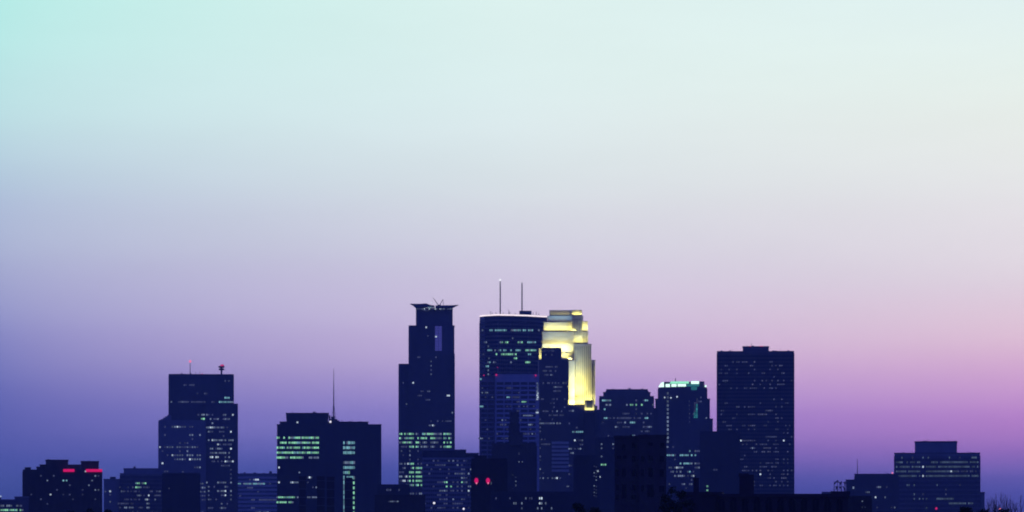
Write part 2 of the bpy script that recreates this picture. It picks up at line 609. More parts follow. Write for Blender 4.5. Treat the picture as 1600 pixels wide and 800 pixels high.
for k in range(7, 15):
    y = 691.7 + 7.75 * k
    b.pane(537.3, y, 't', 1.6, 5.4)
    b.pane(552.8, y + .8, 'g', 2.2, 4.2)
    b.pane(537.3, y + 3.9, 'w', 1.2, 1.8)
o = b.mast(522.3, 576, 657, .62, .14, d=10, name='spire')
D = b.D + 10
q = MB()
for i in range(11):
    y = 600 + i * 5
    r = .55 + .5 * i / 10
    q.box(X(522.3, D) - r, X(522.3, D) + r, D - r, D + r, Z(y, D) - .14, Z(y, D) + .14)
for a in (-1, 1):
    q.tube((X(522.3, D) + a * 2.0, D, Z(657, D)), (X(522.3, D) + a * .3, D, Z(632, D)), .16, .1, 4)
q.build('lattice', 'metal', o, True)
for a, c, y in ((516, 528, 655), (518, 524, 651), (514.5, 517, 649), (526, 531, 657)):
    b.unit(a, c, y, 660, d=7, depth=5)
b.unit(545, 549, 658, 660)
b.unit(560, 566, 658.2, 660)
b.lamp(516.3, 659, 'L', 1.7, d=1, name='floodlamp')

# dark slim shafts in front of it
for i, (a, c, y, lab) in enumerate(((467.5, 478, 745, 'slim dark windowless shaft before the lit rows of the spired block'),
                                    (495, 507.5, 745, 'slim dark windowless shaft just past the right end of the green-lit floors'),
                                    (510.5, 522.5, 745.6, 'slim dark windowless shaft directly below the tall spire'),
                                    (539, 550, 747, 'slim dark windowless shaft in front of the lit stair slot'))):
    b = Building('chimney_shaft', lab, 'chimney', 2100 + i * 12, (a + c) / 2, 'slim dark shafts before the spired block')
    b.block('shaft', a, c, y, 'soot', depth=4.5, cap='soot')
    q = MB()
    D = b.D
    for k in range(5):
        z = Z(y + 6 + k * 13, D)
        q.box(X(a, D) - .12, X(c, D) + .12, D - .12, D + 4.62, z - .15, z + .15)
    q.build('band', 'dark', b.root, True)

# low dark roof left of the crowned tower
b = Building('office_block', 'low dark roof with one short lit row between the spired block and crowned tower', 'building', 2500, 612)
b.block('wall', 590, 640, 757.5, 'deep', depth=25, cap='deep')
b.block('wall', 585, 664, 774, 'soot', d=-6, depth=24, cap='soot')
b.floors(590, 640, 758, 824, 8.6, 765.5, 2.7, 602, mat='deep', depth=25)
b.lit('765.5 d 603-610 617-624')
b.d = -6
b.lit('783.5 w 603-621 b 617', snap=False, h=2.2)

# tower with the projecting crown
b = Building('office_tower', 'tall dark tower with flaring winged crown, a crane on top and bright green lower floors', 'building', 3300, 668)
b.block('wall', 639, 710, 509, 'dark', d=0, depth=42, cap='dark')
b.block('upper_shaft', 650, 707.5, 481, 'dark', d=3, depth=36, coping=False)
b.block('wing', 623.4, 639, 569, 'dark', d=2, depth=34, cap='dark')
D = b.D + 1
MB().elev([(X(641, D), Z(474.7, D)), (X(645, D), Z(476.7, D)), (X(650.2, D), Z(481.2, D)), (X(668, D), Z(479.6, D)), (X(679, D), Z(479.2, D)), (X(679, D), Z(477.6, D)), (X(672, D), Z(476.6, D)), (X(666, D), Z(474.2, D)), (X(655, D), Z(474.9, D))], D - 2, D + 9).build('crown_wing', 'dark', b.root)
MB().elev([(X(680.5, D), Z(477.4, D)), (X(680.5, D), Z(480.4, D)), (X(707, D), Z(480.8, D)), (X(712, D), Z(478.2, D)), (X(716.2, D), Z(476.2, D)), (X(709, D), Z(476.9, D))], D - 2, D + 9).build('crown_wing', 'dark', b.root)
q = MB()
for i in range(17):
    x = 651.5 + i * 3.4
    q.box(X(x, D) - .25, X(x, D) + .25, D - .5, D + .1, Z(485, D), Z(479.5, D))
q.build('crown_post', 'conc', b.root, True)
D = b.D + 8
c = MB()
c.tube((X(686.5, D), D, Z(478.5, D)), (X(677, D), D, Z(465, D)), .42, .2, 5)
c.tube((X(686.5, D), D, Z(478.5, D)), (X(692.6, D), D, Z(467.6, D)), .4, .2, 5)
c.tube((X(693, D), D, Z(478.5, D)), (X(692.6, D), D, Z(467.6, D)), .22, .18, 5)
c.box(X(684, D), X(689, D), D - 1.5, D + 1.5, Z(479, D), Z(476.2, D))
c.build('davit_crane', 'metal', b.root)
b.floors(639, 710, 552, 824, 6.66, 678, 2.55, 640.5, mat='dark', slab=.56, pier=.18, depth=42)
b.lit('558 d 653-660 681; 565 w 674; 571.5 w 674; 578 d 674; 585 w 674; 598 b 645; 611.5 d 656-668 w 671; 618 d 649-660 b 698 700.5; 625 d 665-677; 658 d 673-706; 664.7 w 670-681; 644.7 w 708', w=2, h=2.4)
b.lit('678 g 640-645 w 649-653 g 660-678 w 678-690 g 693-706; 684.7 g 640-645 649-678 w 678-690 g 693-706; 691.3 g 640-645 649-654 w 655-670 673-690 g 693-706; '
      '698 g 640-645 649-654 w 655-670 673-690 g 693-706; 704.6 w 641 d 652; 711 w 641; 718 d 641 652; 724.6 g 640-645 d 652 658; 731 g 640-645 649-659; 737.9 g 640-645 649-659; '
      '744.6 g 640-645 649-659; 751 g 640-645 649-659; 757.9 g 640-645 649-659; 771 w 641-658', h=3.2)
b.floors(623.4, 639, 570, 824, 6.66, 678, 2.55, 625, d=2, mat='dark', slab=.56, pier=.18, depth=34)
b.lit('678 g 625-637; 684.7 g 625-637; 691.3 w 625-629 g 630-637; 698 d 625-637; 704.6 w 628; 711 d 629; 724.6 w 625-637; 731 d 625-632; 737.9 d 625-634; 744.6 w 625-637; 751 w 625-637; 757.9 w 625-637; 771 w 626-630', h=3)
b.lit('631 w 634; 598 d 630', w=2, h=2.2)
b.floors(639, 679, 510, 552, 6.66, 678, 2.55, 640.5, mat='dark', slab=.56, pier=.18, depth=42)
b.lit('512 b 667; 525.5 d 668', w=1.8, h=2.2)
b.d = 3
b.lit('482.6 w 660-678 d 652-660 w 680-707; 480 t 669-678; 485 d 660-674', bay=1.9, h=1.6, snap=False, d=2.4)
b.lamp(674.5, 473, 'b', .8, d=2)
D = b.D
s = MB().box(X(679.8, D), X(690.3, D), D - .12, D + .3, Z(548, D), Z(509.6, D)).build('emissive_slot', 'V', b.root)  # paler slot in the upper face, drawn as an emissive panel
q = MB()
for i in range(9):
    z = Z(513 + i * 4, D)
    q.box(X(679.8, D), X(690.3, D), D - .3, D - .12, z - .12, z + .12)
q.box(X(685, D) - .12, X(685, D) + .12, D - .34, D - .12, Z(548, D), Z(509.6, D))
q.build('glazing_bar', 'blueglass', s, True)
b.d = 0
b.lit('526 b 681.3', snap=False, w=1.6, h=2, d=-.4)

# broad block with scattered windows
ROOFS['scatter'] = b = Building('office_block', 'broad mid-rise block with scattered lit windows before the crowned tower', 'building', 2700, 700)
b.block('wall', 660.5, 728, 703, 'deep', depth=40, cap='conc')
b.block('wing', 728, 748, 708.2, 'deep', d=2, depth=36, cap='conc')
b.floors(660.5, 728, 714, 824, 6.68, 720, 3.4, 664, mat='conc', slab=.5, pier=.3, depth=40)
b.lit('720 d 678 685 w 701 708 d 722-728; 726.7 w 666 695 715 d 688 722; 733.4 d 674 688 701 722-728; 740 d 663-670 703 w 711-726; 746.7 w 696-700 722-728; '
      '753.4 d 684 g 695-699 d 707 715 g 722-728; 760 d 675-685 g 696-704 w 706-715 d 722; 766.8 w 689 692 696 699 d 722; 773.4 d 697-703 ; 780 d 688-700 w 709 d 721-727; 786.8 d 712; 793 d 709', w=2.7, h=2.8)
b.sprinkle(662, 727, 718, 795, 'd', .10)
b.floors(728, 748, 712, 824, 6.68, 720, 3.4, 729, d=2, mat='conc', slab=.5, pier=.3, depth=36)
b.lit('733.4 w 736; 740 w 732; 760 w 732 736; 766.8 b 732; 773.4 d 734; 793.5 d 734', w=2.4, h=2.8)

# tall tower with a lit white roof edge and two masts
b = Building('skyscraper', 'tallest dark tower with a glowing white roof edge and two tall roof masts', 'building', 3743, 802)
D = b.D
plan = [(X(749.2, D), D + 24), (X(757, D), D + 12), (X(777, D), D), (X(797, D), D + 4), (X(825, D), D + 14), (X(855.5, D), D + 34), (X(851, D + 70), D + 72), (X(752, D + 70), D + 70)]
cx0 = sum(p[0] for p in plan) / len(plan)
cy0 = sum(p[1] for p in plan) / len(plan)


def grow(k, dz=0):
    return [(cx0 + (x - cx0) * k, cy0 + (y - cy0) * k) for x, y in plan]


zt = Z(493, D)
MB().plan(plan, -.5, zt).build('wall', 'blackglass', b.root)
MB().plan(grow(1.008), zt, zt + 1.5).build('roof_edge', 'R', b.root)
MB().plan(grow(.97), zt + 1.5, zt + 1.7).build('roof', 'dark', b.root)
q = MB()
for k in range(52):
    y = 497 + (k + .5) * 6.25
    if y > 820:
        break
    z = Z(y, D)
    q.plan(grow(1.005), z - 1.05, z + 1.05)
q.build('spandrel', 'dark', b.root, True)
q = MB()
for i in range(len(plan)):
    x0, y0 = plan[i]
    x1, y1 = plan[(i + 1) % len(plan)]
    L = math.hypot(x1 - x0, y1 - y0)
    nx, ny = (y1 - y0) / L, -(x1 - x0) / L
    for k in range(1, int(L / 2.2)):
        t = k / int(L / 2.2)
        px_, py_ = x0 + (x1 - x0) * t, y0 + (y1 - y0) * t
        if px_ and abs(px_) < 400:
            q.tube((px_ + nx * .38, py_ + ny * .38, Z(815, D)), (px_ + nx * .38, py_ + ny * .38, zt - 6), .16, .16, 3)
q.build('mullion', 'metal', b.root, True)


def ids_front(x):
    """depth of the tower's folded front at a bearing"""
    wx = X(x, D)
    for i in range(5):
        (x0, y0), (x1, y1) = plan[i], plan[i + 1]
        if x0 <= wx <= x1:
            return y0 + (y1 - y0) * (wx - x0) / (x1 - x0) - D
    return 20


b.pitch, b.yref, b.bay, b.xref, b.d = 6.25, 497.25, 2.75, 751, 0


def ids_lit(rows, h=2.7):
    P = {'g': .9, 'w': .8, 'd': .6, 't': .8, 'b': 1}
    for row in rows.split(';'):
        tk = row.split()
        y = b.yref + round((float(tk[0]) - b.yref) / b.pitch) * b.pitch
        for t in tk[1:]:
            if t[0].isalpha():
                code = t
                continue
            a, c = (map(float, t.split('-')) if '-' in t else (float(t), float(t)))
            x = a
            while x <= c + .1:
                if random.random() < P[code] or a == c:
                    dd = ids_front(x)
                    o = b.pane(x, y, code if random.random() < .75 else 'w', 2.1, h, dd - .55)
                x += b.bay


ids_lit('516 w 754 t 766-815 818-833 w 842; 535 w 757-763 g 782-794 810-817 t 825-837; 541 w 763; 547.3 t 760-838; 547.3 g 822-838; 553.5 d 750-757 g 773-808 t 826-829; '
        '559.7 g 804-807; 566 t 760-766 d 766-782 w 793-800 g 822-829; 572.2 t 760-764; 578.5 w 763; 584.8 w 763; 528.5 d 801; 597 d 751; 560 w 764')
for x, y in ((777.5, 574), (756.5, 586.4), (776, 585)):
    b.lamp(x, y, 'r', .65, d=ids_front(x) - 1)
b.mast(781.6, 438.5, 492, .62, .5, d=30, beacon='L', br=2.0)
b.mast(815.6, 441.5, 490, .62, .5, d=36)
D = b.D + 34
q = MB()
for x in (781.6, 815.6):
    DD = b.D + (30 if x < 800 else 36)
    for i in range(12):
        y = 445 + i * 3.7
        q.box(X(x, DD) - .8, X(x, DD) + .8, DD - .8, DD + .8, Z(y, DD) - .3, Z(y, DD) + .3)
q.build('mast_collar', 'metal', b.root, True)
b.unit(811.5, 830.5, 485.5, 493, d=34, depth=14, mat='dark', name='penthouse')
for x, y in ((766.5, 486), (769, 488), (775, 487.5), (786, 488), (795, 484), (796.5, 487), (805, 489), (833, 488), (838, 487), (842, 489)):
    b.mast(x, y, 493, .3, .2, d=28)

# gridded tower in front of it
b = Building('office_tower', 'mid-rise concrete tower with a square window grid, in front of the two-masted tower', 'building', 3100, 800)
b.block('wall', 773.5, 842.4, 585.3, 'pale', d=0, depth=45, cap='pale')
b.block('wing', 749.6, 773.3, 590, 'conc', d=4, depth=38, cap='conc')
D = b.D
q, w_ = MB(), []
YS = [597 + i * 7.15 for i in range(20)]
for j, y in enumerate(YS):
    for i in range(5):
        xa = 776 + i * 12.55
        w_.append((xa, xa + 11, y, 0))
    for i in range(2):
        xa = 752 + i * 10.6
        w_.append((xa, xa + 8.6, y, 4))
pane_me = {}
for xa, xb, y, d in w_:
    D = b.D + d
    key = (d,)
    if key not in pane_me:
        me = bpy.data.meshes.new('window')
        sx, sz = (xb - xa) / F * D, 4.3 / F * D
        mbq = MB().box(-sx / 2, sx / 2, -.1, .15, -sz / 2, sz / 2)
        me.from_pydata(mbq.v, [], mbq.f)
        me.materials.append(MT['blackglass'])
        pane_me[key] = me
    o = bpy.data.objects.new('window', pane_me[key])
    COL.objects.link(o)
    o.parent = b.root
    o.location = Vector((X((xa + xb) / 2, D), D - .05, Z(y + 2.2, D))) - b.root.location
# projecting frame of the grid
q = MB()
D = b.D
for i in range(6):
    xx = X(774.75 + i * 12.55, D)
    q.box(xx - .35, xx + .35, D - .75, D, -.5, Z(588, D))
for y in YS:
    q.box(X(773.5, D), X(842.4, D), D - .55, D, Z(y - .4, D) - .3, Z(y - .4, D) + .75)
q.build('facade_frame', 'pale', b.root, True)
q = MB()
D = b.D + 4
for i in range(3):
    xx = X(751 + i * 10.8, D)
    q.box(xx - .3, xx + .3, D - .7, D, -.5, Z(592, D))
for y in YS:
    q.box(X(749.6, D), X(773.3, D), D - .5, D, Z(y - .4, D) - .25, Z(y - .4, D) + .6)
q.build('facade_frame', 'conc', b.root, True)
b.pitch, b.yref, b.bay, b.xref, b.d = 7.15, 599.2, 2.6, 777, -.3
b.lit('604 d 801; 613.5 d 810; 620.6 t 791-796; 627.8 g 814-821 d 800-812; 635 d 790-800; 642 d 800; 656 w 784 d 790 814; 649.2 w 816-832; 663.5 w 827-833; 670.7 d 792 w 797 803-809 d 828; 685 d 784-795; '
      '677.8 d 801 820-832; 642 d 811; 634.9 d 817-824; 663 d 785', h=2.2, w=2.1)
b.sprinkle(777, 838, 606, 700, 'd', .05)
b.lit('606 d 754; 613.5 w 754-764; 684 w 749-756 d 757-764; 670 d 761; 656.4 d 760; 620 d 760 768', d=3.4, h=2.2, w=2.1)
b.lit('592.3 t 750.6; 635 t 750-755', d=3.4, h=2.6, w=3, snap=False)
D = b.D
for k in range(9):
    y = 599 + k * 3.1
    b.pane(839.4 + (k % 2) * .9, y, 'b' if k > 4 else 'w', 2.2, 1.9, d=-.8)
b.pane(839.8, 641, 'w', 2.4, 3, d=-.8)
b.pane(839.4, 644.6, 'b', 4, 1.8, d=-.8)
b.lamp(775.5, 585.8, 'r', 1.4, d=-1)
b.lamp(837, 586.6, 'r', 1.2, d=-1)
b.lamp(756, 586.5, 'r', 1.0, d=-1)

# slim masonry tower in front of the grid
b = Building('clock_tower', 'slim dark masonry tower with stepped top in front of the window grid', 'tower', 2700, 803)
b.block('wall', 769, 838, 693, 'stone', depth=40, cap='stone')
b.block('shaft', 795, 812, 664, 'stone', d=6, depth=9, cap='stone')
b.block('belfry', 796.5, 810.5, 645, 'stone', yb=668, d=6.8, depth=7.4, cap='stone')
D = b.D + 7
MB().elev([(X(798, D), Z(646, D)), (X(809, D), Z(646, D)), (X(806, D), Z(638, D)), (X(801, D), Z(638, D))], D, D + 6.6).build('roof', 'dark', b.root)
b.block('gable', 797, 817, 676, 'stone', yb=696, d=-2, depth=8, cap='stone')
b.floors(769, 838, 696, 824, 7, 702, 5, 771, mat='stone', slab=.4, pier=.5, depth=40)
b.lit('692.5 d 815; 721 w 812 816; 709 d 812; 741 w 803; 747 w 806 d 778; 752.5 w 806; 758.5 w 806 b 790; 741 d 784; 762 d 801; 747 w 778', snap=False, w=1.6, h=3)

# dark block with two red lights
b = Building('office_block', 'dark low block with two round red signs side by side on its face', 'building', 2200, 760)
b.block('wall', 737, 792, 717, 'soot', depth=30, cap='soot')
b.block('setback', 741, 760, 712.5, 'soot', yb=720, d=2, depth=14, cap='soot')
b.floors(737, 792, 720, 824, 8, 727, 5.5, 740, mat='soot', slab=.5, pier=.5, depth=30)
D = b.D - 1.4
for x in (744.3, 762.4):
    o = MB().tube((X(x, D), D + .9, Z(751, D)), (X(x, D), D + .5, Z(751, D)), 1.45, 1.45, 20)
    for i, v in enumerate(o.v):       # oval face
        o.v[i] = (X(x, D) + (v[0] - X(x, D)) * .92, v[1], Z(751, D) + (v[2] - Z(751, D)) * 1.3)
    o = o.build('sign_face', 'n', b.root)
    r = MB()
    for i in range(20):
        t0, t1 = 2 * math.pi * i / 20, 2 * math.pi * (i + 1) / 20
        r.tube((X(x, D) + math.cos(t0) * 1.38, D + .45, Z(751, D) + math.sin(t0) * 1.85), (X(x, D) + math.cos(t1) * 1.38, D + .45, Z(751, D) + math.sin(t1) * 1.85), .2, .2, 4)
    r.build('sign_rim', 'metal', o)
    MB().ball((X(x + .3, D), D + .35, Z(755, D)), .45, .2, .55).build('bulb', 'p', o)
b.d = 0
b.lit('755 w 767.5', snap=False, w=.9, h=5, d=-.6)
b.lit('779 d 774 797', snap=False, w=1.6, h=3)

# low block at the bottom with paired windows
b = Building('office_block', 'low dark block with pairs of lit windows below the banded tower', 'building', 1900, 830)
b.block('wall', 768, 896, 769, 'deep', depth=30, cap='deep')
b.floors(768, 896, 771, 824, 7.8, 778.6, 3.1, 772, mat='deep', slab=.5, pier=.35, depth=30)
b.lit('778.6 d 775 797 w 821 d 827-833 837-841 b 844 847; 786.4 w 803 806 w 815 b 844 w 847 853; 794 w 815 839 w 846 861', w=1.9, h=3.6)

# dark tower in front of the floodlit tower
ROOFS['flat'] = b = Building('office_tower', 'dark flat-topped tower standing right before the floodlit yellow tower', 'building', 3200, 866)
b.block('wall', 842.6, 888, 562, 'dark', depth=38, cap='dark')
b.block('upper_shaft', 846.4, 876.6, 543.8, 'dark', yb=566, d=1.5, depth=32, cap='dark')
b.floors(846.4, 876.6, 545, 563, 6.3, 548, 2.4, 848, d=1.5, depth=32, mat='dark')
b.lit('548 d 850-868; 554.3 d 852 862')
b.floors(842.6, 888, 563, 690, 6.3, 573.2, 2.4, 844, mat='dark', slab=.5, pier=.2, depth=38)
b.lit('573 d 852-872; 579.5 d 849-870; 586 d 848-865; 598.4 d 848 856-888; 604.7 d 866-888; 611 d 866-875; 623.6 d 846-851 863-875 880-887; 630 d 860-870; 642.5 w 870 d 864 877; 648.8 d 852-880; '
      '661.4 w 844-847 849-866 871-875; 655 d 843 862; 667.7 d 843; 674 d 844; 686.6 d 846-852')
b.sprinkle(844, 887, 570, 680, 'd', .05)
D = b.D
q = MB()
for k in range(8):
    z = Z(692 + k * 6.2, D)
    q.box(X(862, D), X(888, D) + .5, D - .9, D, z - 1.1, z + 1.1)
q.build('louvre', 'pale', b.root, True)
b.lit('694 d 843-858; 700 d 840 844; 713 d 843 ; 719 d 843; 733 w 844; 739 d 848; 747 w 856 862 867-875 d 883-888', snap=False, h=2.6)
b.lit('747 w 844 849', snap=False)
b.lit('760 w 886', snap=False, w=4, h=2)

# the floodlit tower
b = Building('skyscraper', 'stepped limestone tower glowing yellow under floodlights, the brightest of the skyline', 'building', 3450, 886)
NW = b
b.block('cap', 858, 909, 484.5, 'lime', yb=497, d=17, depth=24, coping=False)
b.block('upper_shaft', 855, 910.5, 494, 'lime', yb=545, d=14, depth=32, cap='lime')
b.block('wing', 849, 887, 504, 'lime', yb=545, d=9, depth=34, cap='lime')
b.block('shoulder', 887.3, 900, 502.5, 'lime', yb=545, d=11, depth=30, cap='lime')
b.block('shoulder', 909.4, 918, 502.5, 'lime', yb=560, d=11, depth=30, cap='lime')
b.block('cap', 893.8, 908.8, 484.2, 'lime', yb=497, d=10.5, depth=22, coping=False)
b.block('centre_shaft', 893.5, 909, 494, 'lime', yb=560, d=8, depth=36, cap='lime')
b.block('wall', 847, 895.8, 519, 'lime', d=4, depth=44, cap='lime')
b.block('wing', 896, 918.6, 519, 'lime', d=9.5, depth=44, cap='lime')
b.block('wing', 842, 890, 545, 'lime', d=7, depth=40, cap='lime')
b.block('lower_shaft', 897, 924, 538, 'lime', d=-2, depth=44, cap='lime')
b.block('wing', 888.2, 897, 560, 'lime', d=-.5, depth=44, cap='lime')
b.block('wing', 924, 930, 563, 'lime', d=0, depth=40, cap='lime')
b.block('wing', 934.2, 939, 640, 'dark', d=-18, depth=40, coping=False)
b.block('podium', 888.2, 934, 634, 'dark', d=-20, depth=66, coping=False)
b.block('turret', 914, 929, 626, 'lime', d=-23, depth=9, cap='stone', yb=660)
b.block('terrace', 912.5, 930.5, 643.5, 'stone', d=-29, depth=14, coping=False)
b.block('terrace', 841, 898, 563.5, 'lime', d=-6, depth=40, coping=False)


def fins(x0, x1, y0, y1, d, step=2.6, w=.5, dep=.8):
    q = MB()
    D = b.D + d
    n = max(2, round((x1 - x0) / step))
    for i in range(n + 1):
        xx = X(x0 + (x1 - x0) * i / n, D)
        q.box(xx - w / 2, xx + w / 2, D - dep, D, Z(y1, D), Z(y0, D))
    q.build('fin', 'lime', b.root, True)


fins(893.8, 908.7, 495, 536, 8, 2.5)
fins(897.5, 923.6, 539, 634, -2, 2.9, .55, 1.0)
fins(888.6, 896.6, 561, 634, -.5, 2.7)
fins(924.4, 929.6, 564, 634, 0, 2.4)
fins(859, 893, 485, 493, 17, 2.4, .45, .5)
fins(894, 908.6, 484.8, 493.5, 10.5, 2.4, .5, .6)
fins(848, 892, 545, 562, 4, 4.4, .35, .25)
fins(848, 892, 520, 543, 4, 4.4, .35, .25)
fins(849.6, 886.4, 505, 518, 9, 4.4, .35, .25)
fins(909.5, 918, 520, 537, 9.5, 2.7)
# dark window strips between the fins
q = MB()
for d, xs, w, y0, y1 in ((-2, [898.9 + i * 2.9 for i in range(9)], .42, 541, 626), (8, [895 + i * 2.5 for i in range(6)], .5, 498, 524),
                         (-.5, [890, 892.8, 895.5], .55, 566, 630), (0, [925.6, 928.2], .5, 568, 630), (9.5, [911 + i * 2.7 for i in range(3)], .5, 521, 533)):
    D = b.D + d
    for xx in xs:
        q.box(X(xx - w, D), X(xx + w, D), D - .2, D, Z(y1, D), Z(y0, D))
q.build('window_strip', 'glass', b.root, True)
D = b.D - 23
MB().box(X(917, D), X(926, D), D - .25, D, Z(637.5, D), Z(627, D)).build('window', 'glass', b.root)


def flood(x0, x1, y, d, power, dist=2.2, tilt=.4, lift=.9, spread=150, col=(1, 1, 1)):
    """a row of floodlights, or an added cool fill, on a ledge, washing the wall behind it from below"""
    D = b.D + d - dist
    x0, x1 = X(x0, D), X(x1, D)
    z = Z(y, D) + lift
    L = bpy.data.lights.new('flood_or_fill_light', 'AREA')
    L.shape = 'RECTANGLE'
    L.size = (x1 - x0)
    L.size_y = .5
    L.energy = power
    L.color = col
    L.spread = math.radians(spread)
    o = bpy.data.objects.new('flood_or_fill_light', L)
    COL.objects.link(o)
    o.parent = b.root
    o.location = Vector(((x0 + x1) / 2, D, z)) - b.root.location
    dv = Vector((0, tilt, 1)).normalized()
    o.rotation_euler = dv.to_track_quat('-Z', 'Y').to_euler()
    MB().box(x0, x1, D - .5, D - .3, z - .7, z + .25).build('flood_or_fill_housing', 'metal', b.root)
    return o


WARM, COOL_FILL = (1.0, .94, .25), (.36, .70, 1.0)  # cool rows are added fill, greying upper walls the warm floods leave dim
FL = [  # x0, x1, ledge row, wall, watts, metres off the wall, tilt, spread, colour
    (859, 890, 494, 17, 260, 2.4, .35, 150, WARM), (894, 908.5, 493.8, 10.5, 620, 1.6, .30, 150, WARM),     # cap
    (856, 892, 504, 14, 900, 4, .35, 150, COOL_FILL), (856, 892, 504, 14, 150, 3, .35, 150, WARM),          # below the cap
    (850, 886, 518.5, 9, 2300, 3.2, .35, 150, WARM), (850, 886, 518.5, 9, 500, 4.2, .30, 100, COOL_FILL),   # upper left wing
    (888, 899.5, 518.5, 11, 1500, 4, .35, 150, WARM), (910, 917.5, 518.5, 11, 1100, 4, .35, 150, WARM),
    (848, 892, 552, 4, 5200, 4.2, .30, 150, WARM),                   # long wall
    (848, 892, 563, 4, 2600, 7.5, .25, 70, COOL_FILL),
    (872, 893, 563, 4, 3600, 5, .30, 120, WARM),
    (842.3, 846.6, 563, 7, 1000, 5, .30, 150, WARM),
    (897, 918, 537.6, 8, 2300, 4.5, .30, 150, WARM), (897, 918, 537.6, 8, 500, 5.5, .30, 90, COOL_FILL),
    (889, 930, 634, -1, 11500, 8, .40, 150, WARM),
    (892, 928, 634, -1, 13500, 14, .48, 60, WARM),
    (889, 930, 634, -1, 3000, 16, .25, 36, COOL_FILL),
    (914, 929.5, 643, -23, 700, 2.0, .30, 150, WARM),
]
for a in FL:
    flood(*a[:5], dist=a[5], tilt=a[6], spread=a[7], col=a[8])
b.floors(888.2, 934, 648, 824, 6.6, 655, 2.9, 890, d=-20, depth=66, mat='dark')
b.lit('655 d 917-930; 668 d 892-925; 674.8 t 896-916 ; 688 w 897-913 d 923-933; 694.6 d 890-896 w 922-926; 701 w 888-898 902-921 d 930-933; 708 w 888-895 922-926; 728 w 890-895; 740 d 890; 641 d 890-896')
b.sprinkle(890, 933, 650, 700, 'd', .06)

# dark low block before the floodlit tower's foot
b = Building('office_block', 'plain dark block below the floodlit tower with a dotted column of tiny lights', 'building', 2300, 914)
b.block('wall', 897, 936, 712, 'deep', depth=28, cap='deep')
b.floors(897, 936, 714, 824, 5.2, 728, 3.2, 899, mat='deep', slab=.1, pier=.08, depth=28)
for k in range(11):
    for x in (928.5, 931.6):
        if random.random() < .75:
            b.pane(x, 728.5 + k * 5.1 + (x > 930) * 1.2, random.choice('ddw'), 1.6, 1.6)
b.lit('736 b 935', snap=False, w=1.6, h=2)

# block between
b = Building('office_block', 'narrow dark block with one lit window column left of the brick building', 'building', 2900, 948)
b.block('wall', 930, 966, 684, 'deep', depth=30, cap='deep')
b.floors(930, 966, 686, 824, 6.4, 694, 3, 934, mat='deep', depth=30)
b.lit('694 w 940; 700.4 w 939; 706.8 w 938-942; 713 w 940; 726 g 939-947; 694 w 957; 745.6 b 937; 700 d 958', w=2.8)

# chamfered tower
ROOFS['chamfer'] = b = Building('office_tower', 'dark tower with stepped chamfered roof and teal-lit windows, right of the floodlit tower', 'building', 3700, 979)
b.block('wall', 936.6, 1021.4, 619.3, 'dark', depth=45, cap='dark')
b.block('upper_floor', 942.6, 1016, 613, 'dark', yb=623, d=2, depth=40, cap='dark')
D = b.D + 4
MB().elev([(X(944.5, D), Z(615, D)), (X(1014.4, D), Z(615, D)), (X(1011.5, D), Z(608, D)), (X(947.4, D), Z(608, D))], D, D + 36).build('roof', 'dark', b.root)
b.floors(936.6, 1021.4, 621, 824, 6.9, 625.6, 2.9, 939, mat='dark', slab=.5, pier=.16, depth=45)
b.lit('625.6 t 941-955 d 995 1006 t 1009-1012; 632.5 w 947-955 979 g 984-1004 w 1020; 639.4 t 945 d 994; 646 d 995 1002; 653.2 t 943-947 d 960-1000 t 1008-1015; 660 w 978 t 985-993 d 1007; '
      '667 w 961 d 965-970 1006-1012 w 1014-1018; 674 d 998-1014; 680.8 d 950 t 988-991 d 999; 687.7 d 950', h=2.9)
b.sprinkle(938, 1020, 640, 682, 'd', .05)

# crown-lit tower
b = Building('office_tower', 'dark tower topped by a glowing pale green glass crown', 'building', 3500, 1068)
b.block('wall', 1028.4, 1104.6, 605.5, 'dark', depth=45, coping=False)
b.block('wing', 1020.8, 1023.4, 638, 'dark', d=5, depth=30, cap='dark')
b.block('wing', 1023.6, 1028.2, 623.4, 'dark', d=3, depth=38, cap='dark')
b.block('wing', 1104.8, 1109, 623.4, 'dark', d=3, depth=38, cap='dark')
b.block('wing', 1109.2, 1113.4, 654.6, 'dark', d=5, depth=34, cap='dark')
b.block('corner_shaft', 1092.6, 1100.4, 596, 'dark', yb=609, d=3, depth=12, coping=False)
D = b.D + 6
MB().elev([(X(1031, D), Z(607, D)), (X(1103, D), Z(607, D)), (X(1098, D), Z(596.5, D)), (X(1038, D), Z(596.5, D))], D, D + 30).build('crown', 'glass', b.root)
def crown(pts, code, d):
    D = b.D + d
    MB().elev([(X(x, D), Z(y, D)) for x, y in pts], D, D + .5).build('crown_panel', code, b.root)
def rect(a, c, y0, y1):
    return [(a, y1), (c, y1), (c, y0), (a, y0)]
crown([(1028.6, 604.6), (1037.6, 604.6), (1037, 596.8), (1033, 598)], 'y', .2)
crown(rect(1040, 1046.8, 600, 604.6), 'y', .2)
crown(rect(1049, 1057, 600, 604.2), 'y', .2)
crown(rect(1058.8, 1071.8, 600, 603.8), 'y', .2)
crown([(1045.5, 599.4), (1076, 599.4), (1076, 595.8), (1048, 595.8)], 'Y', 5.2)
crown(rect(1079.6, 1092, 595.6, 599.8), 'y', 2.2)
crown(rect(1080, 1089, 604.4, 609.4), 'T', -.7)
crown(rect(1072.4, 1092, 600.2, 603.8), 'T', 5.4)
crown([(1100.8, 604.6), (1104, 604.6), (1103.4, 601.4), (1101.6, 602)], 'y', .2)
b.mast(1054.4, 591, 598, .5, .3, d=12)
b.floors(1028.4, 1104.6, 607, 824, 6.45, 614.5, 2.9, 1043, mat='dark', slab=.5, pier=.2, depth=45)
